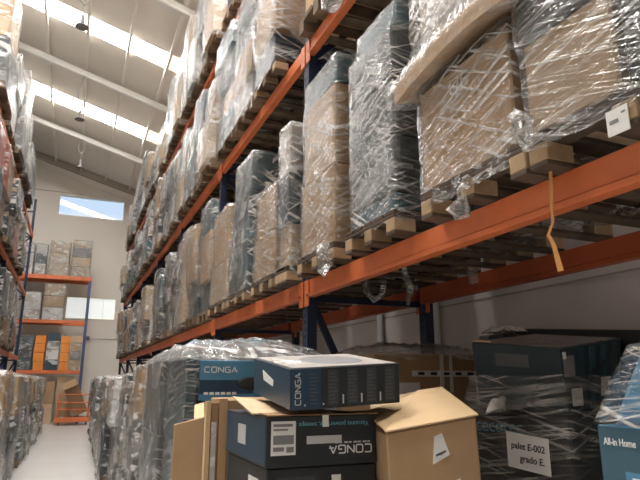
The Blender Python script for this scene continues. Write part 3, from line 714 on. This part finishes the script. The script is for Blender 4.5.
# ---- orange trolley
tr = empty('platform_trolley', (-.34, 23.45, 0)); tag(tr, 'orange cage trolley parked before the end rack holding an open brown carton', 'trolley')
part('platform', 'orange', tr, (-.05, 1.15, 0, .7, .12, .28), bevel=.01)
for x in (.08, 1.02):
    for yy in (.08, .62):
        c = MB().lathe([(.001, -.02), (.07, -.02), (.07, .02), (.001, .02)], 14); c.v = [(v[2], v[0], v[1]) for v in c.v]
        o = c.build('caster', 'ink', tr, (x, yy, .075)); MB().box(-.03, .03, -.02, .02, .05, .1).build('caster_fork', 'galv', o)
for x in (.03, 1.07):
    for yy in (.02, .68): MB().tube([(x, yy, .27), (x, yy, 1.1)], .025, 8).build('post', 'orange', tr)
for z in (.55, .80, 1.08):
    for yy in (.02, .68): MB().tube([(.03, yy, z), (1.07, yy, z)], .02, 8).build('rail', 'orange', tr)
    for x in (.03, 1.07): MB().tube([(x, .02, z), (x, .68, z)], .02, 8).build('rail', 'orange', tr)
ob = empty('open_carton', (.25, 23.55, .30), (0, R(-24), R(0))); tag(ob, 'open brown carton tipped inside the orange trolley', 'carton')
def open_box(root, wx, wy, h, m, th=.008):
    mb = MB(); mb.box(0, wx, 0, th, 0, h); mb.box(0, wx, wy-th, wy, 0, h); mb.box(0, th, th, wy-th, 0, h); mb.box(wx-th, wx, th, wy-th, 0, h); mb.box(th, wx-th, th, wy-th, 0, th)
    return mb.build('carton_body', m, root)
open_box(ob, .5, .5, 1.15, 'kraft_dark')
for (p, q) in (((0, 0, 1.15), (-.02, -.20, 1.02)), ((0, .5, 1.15), (0, .72, 1.25))):
    MB().hexa([(p[0], p[1], p[2]), (.5, p[1], p[2]), (.5, q[1], q[2]), (p[0], q[1], q[2]), (p[0], p[1], p[2]+.01), (.5, p[1], p[2]+.01), (.5, q[1], q[2]+.01), (p[0], q[1], q[2]+.01)]).build('flap', 'tan', ob)
sheet = MB().box(.02, .26, .1, .5, .2805, .288).build('paper_sheet', 'paper', None, (-.34, 23.45, 0)); tag(sheet, 'white paper lying on the orange trolley platform', 'paper')

# ------------------------------------------------------------------ the pile in front
# wrapped grey stack and the blue picture carton
def simple(c, m_, lab, **kw): return carton(c, m_, lab, **kw)
fp = lambda loc, wy, dx, lab: pallet(loc, wy, dx, lab, 'pallets under the front pile')
fp((.62, 4.26, 0), .9, 1.0, 'wooden pallet under the tall grey wrapped stack')
gs = [((.60, 1.5, 4.27, 5.1, .12, .66), 'print_dark', 'dark bottom carton of the tall grey wrapped stack'), ((.59, 1.5, 4.26, 5.12, .665, 1.22), 'print_dark', 'dark middle carton of the tall grey wrapped stack'), ((.59, 1.5, 4.26, 5.12, 1.225, 1.74), 'print_dark', 'dark top carton of the tall grey wrapped stack')]
for c, m_, lab in gs: carton(c, m_, lab)
sc_ = (.625, .690, 3.47, 4.2, .12, 1.73); carton(sc_, 'teal', 'flat dark carton standing on edge between the grey stack and the blue picture carton', name='flat_carton')
wrap([sc_], 'clear film round the flat dark carton standing on edge', m='film_clear', k=14, dz=.06, crin=.006, gap=.005)
wrap([g[0] for g in gs], 'grey wrinkled film round the tall dark stack beside the aisle', m='film_veil', k=26, dz=.05, crin=.012, gap=.008)
fp((.62, 3.46, 0), .75, .8, 'wooden pallet under the blue picture carton')
carton((.71, 1.28, 3.50, 4.15, .12, .8), 'tan', 'tan carton at the base under the blue picture carton'); carton((.70, 1.28, 3.48, 4.18, .805, 1.475), 'tan_pale', 'pale tan carton directly under the blue picture carton')
pc = empty('retail_carton', (.70, 3.47, 1.48)); tag(pc, 'blue carton with a robot picture and lettering under crumpled film', 'carton')
printed('art', (.05, .22, .34), (.10, .33, .46), (.30, .24, .22), 2.4)
MB().box(0, .565, 0, .66, 0, .235).build('carton_body', 'sky_box', pc, bevel=.004)
part('picture_panel', 'art', pc, (.33, .562, -.0015, .001, .02, .23)); part('picture_panel', 'navy', pc, (.003, .33, -.001, .001, .04, .12))
rb = MB().lathe([(.001, .0), (.10, .0), (.11, .012), (.09, .03), (.001, .032)], 24); rb.v = [(v[0], v[2]*-.15, v[1]*.36) for v in rb.v]
rb.build('printed_robot', 'ink', pc, (.335, -.001, .10), smooth=True)
square_letters('CONGA', .03, 'white_ink', pc, (.03, -.002, .165), BY, wd=1.0)
for q in range(6): part('printed_mark', 'white_ink', pc, (.03+q*.034, .056+q*.034, -.002, 0, .035, .05))
# crumpled mound of film lying on top
def mound(name, c, rx, ry, h, label, m='film_dense', n=46, rough=.5, seed=1.0, drop=.0):
    mb = MB(); 
    for i in range(n+1):
        for j in range(n+1):
            u, v = i/n*2-1, j/n*2-1; rr = max(abs(u), abs(v)); p = Vector((u*3.2+seed, v*3.2, seed))
            e = (1-rr**4)
            q = noise.noise(p)*.5+abs(noise.noise(p*2.3))*.5+abs(noise.noise(p*5))*.28
            mb.v.append((u*rx*(1+.06*noise.noise(p*2)), v*ry*(1+.06*noise.noise(p*2+Vector((9, 0, 0)))), h*e*(.62+rough*q)-drop*max(0, rr-.9)*10+.012*abs(noise.noise(p*9))))
    for i in range(n):
        for j in range(n): a = i*(n+1)+j; mb.f.append((a, a+n+1, a+n+2, a+1))
    o = mb.build(name, m, None, c, smooth=True); return tag(o, label, 'plastic wrap')
mound('crumpled_film', (1.02, 4.15, 1.755), .45, .80, .14, 'heap of crumpled clear film on the blue picture carton and grey stack', drop=.03, seed=4.2)
# two tan cartons at the aisle side
fp((.50, 2.84, 0), .50, .5, 'wooden pallet under the tall tan carton with edge flaps')
tb = empty('tall_carton', (.628, 2.90, .12)); tag(tb, 'tall tan carton with folded edge flaps and an opened side panel behind the dark boxes', 'carton')
part('carton_body', 'tan', tb, (.108, .42, 0, .40, 0, 1.385), bevel=.006)
part('folded_flap', 'kraft_light', tb, (.0, .022, .0, .04, 0, 1.378)); part('folded_flap', 'brown', tb, (.026, .060, .004, .04, 0, 1.37)); part('folded_flap', 'tan', tb, (.064, .104, -.004, .04, 0, 1.39))
part('tape_strip', 'film_white', tb, (.028, .052, -.0005, .004, .85, 1.28))
MB().hexa([(-.187, -.22, 0), (-.058, -.22, 0), (-.058, -.205, 0), (-.187, -.205, 0), (-.187, -.22, 1.289), (-.058, -.22, 1.318), (-.058, -.205, 1.318), (-.187, -.205, 1.289)]).build('side_panel', 'tan', tb, bevel=.002)
MB().hexa([(-.10, -.21, 1.305), (-.055, -.21, 1.312), (-.03, -.08, 1.37), (-.075, -.08, 1.36), (-.10, -.21, 1.311), (-.055, -.21, 1.318), (-.03, -.08, 1.376), (-.075, -.08, 1.366)]).build('torn_flap', 'kraft_light', tb)
# column of dark retail cartons
fp((.72, 2.2, 0), .62, .42, 'wooden pallet under the dark lettered cartons')
carton((.72, 1.2, 2.22, 2.80, .12, .98), 'tan', 'tan carton at the base of the dark lettered column')
db = empty('retail_carton', (.72, 2.215, .985)); tag(db, 'dark carton with a white side label under the upside-down lettered carton', 'carton')
MB().box(0, .47, 0, .60, 0, .285).build('carton_body', 'black', db, bevel=.005)
part('paper_label', 'paper', db, (-.002, .0, .10, .24, .13, .235)); part('printed_panel', 'panel_grey', db, (.04, .20, -.0015, 0, .05, .25))
part('paper_label', 'paper', db, (.27, .31, -.002, 0, .20, .25))
bb = empty('retail_carton', (.710, 2.195, 1.274)); tag(bb, 'black carton with upside-down white lettering and a white shipping label', 'carton')
w_, d_, h_ = .476, .62, .188
MB().box(0, w_, 0, d_, 0, h_).build('carton_body', 'black', bb, bevel=.004)
part('side_print', 'navy', bb, (-.0015, 0, .01, d_-.01, .01, h_-.01)); part('barcode_label', 'paper_grey', bb, (-.003, -.001, .28, .40, .06, .14))
lb_ = empty('dummy', (0, 0, 0)); bpy.data.objects.remove(lb_)
lab = part('shipping_label', 'paper', bb, (.018, .118, -.003, 0, .045, .170))
for (x0, x1, z0, z1) in ((.026, .105, .150, .160), (.026, .085, .135, .142), (.026, .110, .085, .118), (.026, .070, .06, .075), (.08, .11, .055, .075)): part('printed_mark', 'ink_grey', lab, (x0, x1, -.0045, -.003, z0, z1))
part('handle_slot', 'paper_grey', bb, (.165, .315, -.0025, 0, .082, .112)); part('tape_piece', 'paper', bb, (.232, .258, -.004, .0, .145, .19))
square_letters('CONGA', .029, 'white_ink', bb, (.448, -.002, .072), BY, spin=math.pi, wd=1.0, gap=.34)
for q in range(8): part('printed_mark', 'paper_grey', bb, (.285+q*.021, .302+q*.021-.006*(q % 2), -.002, 0, .080, .0865))
text('printed_lettering', 'Vacuums powerfully, sweeps and', .027, 'cyan_pale', bb, (.437, -.002, .163), BY, spin=math.pi, sx=.98)
# loose flaps of the carton on top
fl = MB().hexa([(-.03, .10, h_+.004), (.30, .02, h_+.004), (.34, .30, h_+.012), (-.02, .45, h_+.06), (-.03, .10, h_+.009), (.30, .02, h_+.009), (.34, .30, h_+.018), (-.02, .45, h_+.066)])
fl.build('open_flap', 'kraft_inner', bb); MB().box(.05, .11, .2, .22, h_+.016, h_+.024).build('flap_hole', 'ink_grey', bb)
MB().hexa([(.0, -.012, h_+.002), (w_, -.012, h_+.002), (w_, .1, h_+.006), (0, .1, h_+.006), (0, -.012, h_+.006), (w_, -.012, h_+.006), (w_, .1, h_+.010), (0, .1, h_+.010)]).build('open_flap', 'kraft_dark', bb)
# the tilted blue-black carton on top
yaw, rx, ry = R(-.3), R(6.7), R(-3.1)
Mx = Matrix.Rotation(yaw, 3, 'Z') @ Matrix.Rotation(rx, 3, 'X') @ Matrix.Rotation(ry, 3, 'Y')
w_, d_, h_ = .481, .504, .160
loc = Vector((.777, 2.119, 1.642))+Mx @ Vector((0, 0, -h_))
tb2 = empty('retail_carton', loc, Mx.to_euler()); tag(tb2, 'blue and black carton lying tilted on top of the pile with upright lettering', 'carton')
MB().box(0, w_, 0, d_, 0, h_).build('carton_body', 'black', tb2, bevel=.004)
part('blue_side', 'navy', tb2, (-.0015, 0, .004, d_-.004, .004, h_-.004)); part('blue_front', 'navy', tb2, (.004, .125, -.0012, 0, .004, h_-.004))
part('printed_top', 'box_top', tb2, (.01, w_-.01, .01, d_-.01, h_, h_+.0015))
ov = MB().lathe([(.001, .003), (.15, .003), (.16, .0)], 28); ov.v = [(v[0]*.85, v[1]*1.05, v[2]) for v in ov.v]; ov.build('printed_robot', 'ink_grey', tb2, (.27, .24, h_+.0015))
square_letters('CONGA', .022, 'paper_grey', tb2, (.040, -.002, .022), BY, spin=R(90), wd=.85, gap=.28)
for x in (.075, .155, .24, .325, .41):
    part('text_panel', 'panel_grey' if x > .1 else 'navy', tb2, (x, x+.045, -.0018, 0, .012, h_-.012))
    for q in range(9): part('printed_lines', 'panel_mid', tb2, (x+.004, x+.041-.006*(q % 3), -.0024, -.0017, .02+q*.014, .025+q*.014))
for x in (.055, .133, .218, .30, .385): part('printed_mark', 'paper_grey', tb2, (x, x+.006, -.002, 0, .015, .022 if x < .2 else .05))
MB().hexa([(-.003, .345, .078), (-.003, .215, .066), (-.001, .215, .066), (-.001, .345, .078), (-.003, .36, .12), (-.003, .21, .092), (-.001, .21, .092), (-.001, .36, .12)]).build('white_sticker', 'white_ink', tb2)
MB().hexa([(.0, .20, h_), (.09, .12, h_), (.10, .16, h_+.01), (.01, .28, h_+.012), (0, .2, h_+.003), (.09, .12, h_+.003), (.1, .16, h_+.013), (.01, .28, h_+.015)]).build('tape_piece', 'film_white', tb2)
# opened tan carton beside the dark column
fp((1.16, 2.0, 0), .62, .52, 'wooden pallet under the open tan carton')
carton((1.22, 1.6, 2.03, 2.55, .12, .80), 'tan', 'tan carton at the base under the open tan carton')
oc = empty('open_carton', (1.16, 2.02, .805), (0, 0, R(-15.5))); tag(oc, 'open tan carton with raised bright flaps beside the black lettered carton', 'carton')
H0 = .595
cb = MB(); wq, dq = .36, .40
cb.hexa([(0, 0, 0), (wq, 0, 0), (wq, dq, 0), (0, dq, 0), (-.025, .0, H0), (wq-.02, 0, H0+.06), (wq-.02, dq, H0+.06), (-.025, dq, H0)])
cb.build('carton_body', 'tan', oc, bevel=.006)
def slab(name, m, parent, q, th=.006):
    q = [Vector(p) for p in q]; return MB().hexa([tuple(p) for p in q]+[tuple(p+Vector((0, 0, th))) for p in q]).build(name, m, parent)
slab('front_flap', 'kraft_light', oc, [(-.03, -.012, H0+.004), (wq-.015, -.012, H0+.064), (wq-.06, .27, H0+.165), (.18, .25, H0+.15)])
slab('side_flap', 'kraft_light', oc, [(-.03, -.01, H0+.006), (.19, .24, H0+.145), (.06, .34, H0+.09), (-.035, .33, H0+.06)])
slab('back_flap', 'kraft_inner', oc, [(.0, .40, H0+.02), (wq-.03, .40, H0+.08), (wq-.05, .52, H0+.15), (.03, .52, H0+.1)])
part('crease_line', 'kraft_dark', oc, (.0, wq-.01, -.002, -.0, H0-.19, H0-.184))
def sticker(q, name='paper_label'): return MB().hexa([(x, -.003, z) for x, z in q]+[(x, -.0005, z) for x, z in q]).build(name, 'paper', oc)
for q in ([(.155, H0-.115), (.225, H0-.08), (.196, H0-.0), (.165, H0-.012)], [(.19, H0-.26), (.275, H0-.235), (.262, H0-.165), (.20, H0-.19)]):
    s_ = sticker(q); x, z = q[0]; MB().hexa([(x+.012, -.0042, z+.028), (x+.055, -.0042, z+.045), (x+.053, -.0042, z+.053), (x+.012, -.0042, z+.036)]*2).build('printed_mark', 'ink_grey', s_)
# dark stack under the rack, right of the open carton
YA = R(13.4); ux = Vector((math.cos(YA), math.sin(YA), 0)); uy = Vector((-math.sin(YA), math.cos(YA), 0))
ce = empty('retail_carton', (1.94, 1.905, .98), (0, 0, YA)); tag(ce, 'black carton with cyan lettering and a taped pallet note', 'carton')
fp((1.78, 1.95, 0), .55, .62, 'wooden pallet under the black carton with the note')
carton((1.92, 2.36, 2.02, 2.42, .12, .975), 'black', 'plain black carton at the base under the noted carton')
MB().box(0, .47, 0, .50, 0, .475).build('carton_body', 'black', ce, bevel=.006)
part('end_print', 'black_green', ce, (.01, .46, -.0015, 0, .01, .465))
text('printed_lettering', 'cecotec', .088, 'cyan', ce, (-.002, .485, .385), BX, sx=.95)
part('printed_mark', 'cyan', ce, (-.002, -.0005, .16, .28, .10, .135))
nm = MB().hexa([(-.004, .295, .245), (-.004, .085, .225), (-.002, .085, .225), (-.002, .295, .245), (-.004, .295, .395), (-.004, .085, .375), (-.002, .085, .375), (-.002, .295, .395)]).build('pallet_note', 'paper', None, (0, 0, 0))
nm.parent = None; nm.location = tuple(Vector((1.94, 1.905, .98))-ux*.022); nm.rotation_euler = (0, 0, YA); tag(nm, 'white paper note with two printed lines taped on the black carton', 'note')
for s_, z, yy in (('palet E-002', .326, .272), ('grado E.', .272, .232)): text('printed_lettering', s_, .040, 'ink', nm, (-.0055, yy, z), BX, sx=.92, spin=R(-4), bold=.0006)
# crushed black carton on it
tk = empty('retail_carton', (1.94, 1.915, 1.462)); tag(tk, 'crushed black carton with striped end and two white labels, topmost in the dark stack', 'carton')
O = Vector((1.94, 1.915, 1.462))
top = [Vector(p)-O for p in ((1.958, 1.928, 1.735), (2.489, 2.051, 1.80), (2.377, 2.521, 1.85), (1.846, 2.398, 1.785))]
bot = [Vector(p)-O for p in ((1.965, 1.925, 1.462), (2.395, 2.035, 1.462), (2.31, 2.47, 1.462), (1.855, 2.37, 1.462))]
MB().hexa([tuple(p) for p in bot+top]).build('carton_body', 'black_green', tk, bevel=.005)
def onface(a, b, c, d, u0, u1, v0, v1, off, name, m):   # a,b bottom edge; c,d top edge (c over a)
    n_ = (b-a).cross(c-a).normalized()
    P = lambda u, v, o: tuple((a.lerp(b, u)).lerp(c.lerp(d, u), v)+n_*o)
    return MB().hexa([P(u0, v0, 0.0), P(u1, v0, 0.0), P(u1, v0, off), P(u0, v0, off), P(u0, v1, 0.0), P(u1, v1, 0.0), P(u1, v1, off), P(u0, v1, off)]).build(name, m, tk)
FL = (bot[3], bot[0], top[3], top[0]); FR = (bot[0], bot[1], top[0], top[1])
onface(*FL, .28, .66, .66, .86, .003, 'grey_patch', 'panel_mid')
for a in (.24, .43, .62, .81): onface(*FR, a, a+.10, .05, .96, .002, 'stripe', 'teal' if a < .7 else 'panel_grey')
onface(*FR, .02, .18, .55, .86, .003, 'printed_panel', 'ink_grey'); onface(*FR, .02, .06, .82, .93, .004, 'paper_tag', 'paper')
for (a, v) in ((.10, .10), (.62, .22)):
    o = onface(*FR, a, a+.17, v, v+.26, .005, 'barcode_label', 'paper')
onface(FR[2], FR[3], top[3], top[2], .02, .98, .02, .98, .003, 'plastic_top', 'film_clear')
slab('torn_edge', 'kraft_light', tk, [tuple(top[3]+Vector((-.0, .0, .004))), tuple(top[3].lerp(top[0], .25)+Vector((0, 0, .004))), tuple(top[3].lerp(top[0], .2)+Vector((.06, .05, .012))), tuple(top[3]+Vector((.06, .02, .012)))])
# film round both dark cartons
def wrapped_hex(rings, center, name, label, m, k=14, crin=.012, sub=7):
    mb = MB(); n4 = 4*k; rows = 0; sd = rnd.uniform(0, 99)
    for i in range(len(rings)-1):
        for s_ in range(sub+(1 if i == len(rings)-2 else 0)):
            t_ = s_/sub
            q = [Vector(a).lerp(Vector(b), t_) for a, b in zip(rings[i], rings[i+1])]; cc = sum(q, Vector())/4
            for e_ in range(4):
                a, b = q[e_], q[(e_+1) % 4]; n_ = (b-a).cross(Vector((0, 0, 1))).normalized()
                for j in range(k):
                    p = a.lerp(b, j/k); v = p*6+Vector((sd, 0, 0)); amp = abs(noise.noise(v))*2.2*crin+abs(noise.noise(v*3))*crin
                    amp *= 1 if j else .3
                    mb.v.append(tuple(p+n_*amp+Vector((0, 0, .01*noise.noise(v*2)))-Vector(center)))
            rows += 1
    for i in range(rows-1):
        for j in range(n4): mb.f.append((i*n4+j, i*n4+(j+1) % n4, (i+1)*n4+(j+1) % n4, (i+1)*n4+j))
    o = mb.build(name, m, None, center, smooth=True); return tag(o, label, 'plastic wrap')
def rng(g, z, w0=.47, d0=.50, base=(1.94, 1.905)):
    B = Vector((base[0], base[1], z)); return [tuple(B+ux*a+uy*b) for a, b in ((-g, -g), (w0+g, -g), (w0+g, d0+g), (-g, d0+g))]
wrapped_hex([rng(.012, .94), rng(.012, 1.30), rng(.02, 1.46), rng(.025, 1.50), rng(.012, 1.58), rng(.004, 1.62, .50)], (2.1, 2.2, .94), 'stretch_film', 'clear film stretched over the black carton with the note', 'film_clear', k=18, crin=.007)
scrap('film_tail', [(1.60, 2.02, 1.47), (1.68, 2.05, 1.50), (1.78, 2.12, 1.50), (1.86, 2.2, 1.49)], [.008, .025, .03, .02], 'twisted film end between the open tan carton and the black carton', m='film_white', seed=22)
# light-blue lettered carton and the blue wrapped one over it
fp((1.36, .66, 0), .62, .52, 'wooden pallet under the lettered home carton')
carton((1.41, 1.84, .72, 1.25, .12, .98), 'brown', 'brown carton at the base under the lettered home carton')
ah = empty('retail_carton', (1.40, .70, .985)); tag(ah, 'dark blue carton with white lettering at the picture edge, beside the noted black carton', 'carton')
MB().box(0, .45, 0, .57, 0, .492).build('carton_body', 'sky_box', ah, bevel=.005)
part('dark_band', 'home_teal', ah, (-.0015, 0, .004, .566, .338, .489)); part('dark_band', 'black_green', ah, (-.0015, 0, .01, .56, .01, .335))
text('printed_lettering', 'All-in Home', .027, 'white_ink', ah, (-.003, .550, .440), BX, sx=.76, bold=.0004)
part('blue_tab', 'sky_box', ah, (-.003, -.001, .36, .49, .345, .375)); part('printed_mark', 'white_ink', ah, (-.004, -.0025, .40, .47, .357, .362))
part('product_picture', 'paper_grey', ah, (-.003, -.001, .30, .43, .20, .32)); part('product_picture', 'kraft_inner', ah, (-.004, -.002, .33, .38, .22, .30))
bw = MB(); bw.hexa([(1.415, .70, 1.48), (1.83, .70, 1.48), (1.83, 1.235, 1.48), (1.415, 1.235, 1.48), (1.46, .72, 1.72), (1.8, .72, 1.72), (1.8, 1.16, 1.685), (1.47, 1.16, 1.685)])
o = bw.build('retail_carton', 'sky_box', bevel=.02, seg=2); tag(o, 'bright blue carton in shiny film resting on the lettered home carton', 'carton')
g = .014
wrapped_hex([[(1.405-g, .68, 1.48), (1.845, .68, 1.48), (1.845, 1.27, 1.48), (1.405-g, 1.27, 1.48)], [(1.44-g, .70, 1.60), (1.83, .70, 1.60), (1.83, 1.225, 1.6), (1.44-g, 1.225, 1.6)], [(1.465-g, .71, 1.715), (1.81, .71, 1.715), (1.81, 1.18, 1.70), (1.465-g, 1.18, 1.70)], [(1.55, .8, 1.74), (1.72, .8, 1.74), (1.72, 1.1, 1.72), (1.55, 1.1, 1.72)]], (1.6, .95, 1.48), 'stretch_film', 'shiny film over the bright blue carton at the picture edge', 'film_clear', k=16, crin=.014)
# tall black carton against the wall and a film-topped bundle beside it
bl_ = MB().hexa([(2.55, 1.55, 0), (2.70, 1.55, 0), (2.70, 2.97, 0), (2.55, 2.97, 0), (2.55, 1.55, 1.80), (2.70, 1.55, 1.80), (2.70, 2.97, 1.925), (2.55, 2.97, 1.925)]).build('flat_carton', 'black', bevel=.006)
tag(bl_, 'long black carton standing behind the crushed black carton against the wall', 'carton')
carton((2.40, 2.545, 2.80, 3.05, 0, 1.88), 'print_dark', 'narrow grey carton standing between the black ones and wrapped tan carton')
mound('crumpled_film', (2.46, 2.86, 1.885), .09, .12, .05, 'tuft of pale film on the narrow grey carton under the rack', m='film_white', n=20, seed=7.7)
# wrapped tan carton under the rack
fp((1.62, 3.02, 0), .56, .74, 'wooden pallet under the film-topped tan carton below the rack')
carton((1.64, 2.34, 3.04, 3.56, .12, .90), 'tan', 'tan carton at the base below the film-topped carton under the rack')
ut = empty('wrapped_carton', (1.63, 3.02, .905)); tag(ut, 'tan carton with dark-dashed white tape under the rack below the brace', 'carton')
MB().box(0, .72, 0, .55, 0, .85).build('carton_body', 'tan', ut, bevel=.008)
tp = part('tape_band', 'paper', ut, (0.25, .725, -.004, 0, .715, .75))
for q in range(5): part('printed_dash', 'ink', tp, (.29+q*.09, .335+q*.09, -.0055, -.004, .724, .741))
part('tape_strip', 'paper', ut, (.45, .475, -.006, 0, .62, .85)); part('tape_strip', 'paper', ut, (.52, .54, -.006, 0, .62, .85))
pl_ = part('paper_label', 'paper', ut, (.16, .30, -.005, 0, .56, .68)); part('printed_mark', 'ink_grey', pl_, (.18, .27, -.0065, -.005, .60, .622))
mound('crumpled_film', (1.99, 3.3, 1.757), .40, .32, .085, 'rumpled clear film over the tan carton with the dashed tape', m='film_clear', n=34, seed=2.2, drop=.04)
# lettering becomes plain mesh
bpy.context.view_layer.update(); dg = bpy.context.evaluated_depsgraph_get()
for o in TEXTS:
    me = bpy.data.meshes.new_from_object(o.evaluated_get(dg)); nme = o.name
    q = bpy.data.objects.new('printed_lettering', me); COL.objects.link(q); q.parent = o.parent; q.matrix_local = o.matrix_local.copy()
for o in TEXTS: bpy.data.objects.remove(o)
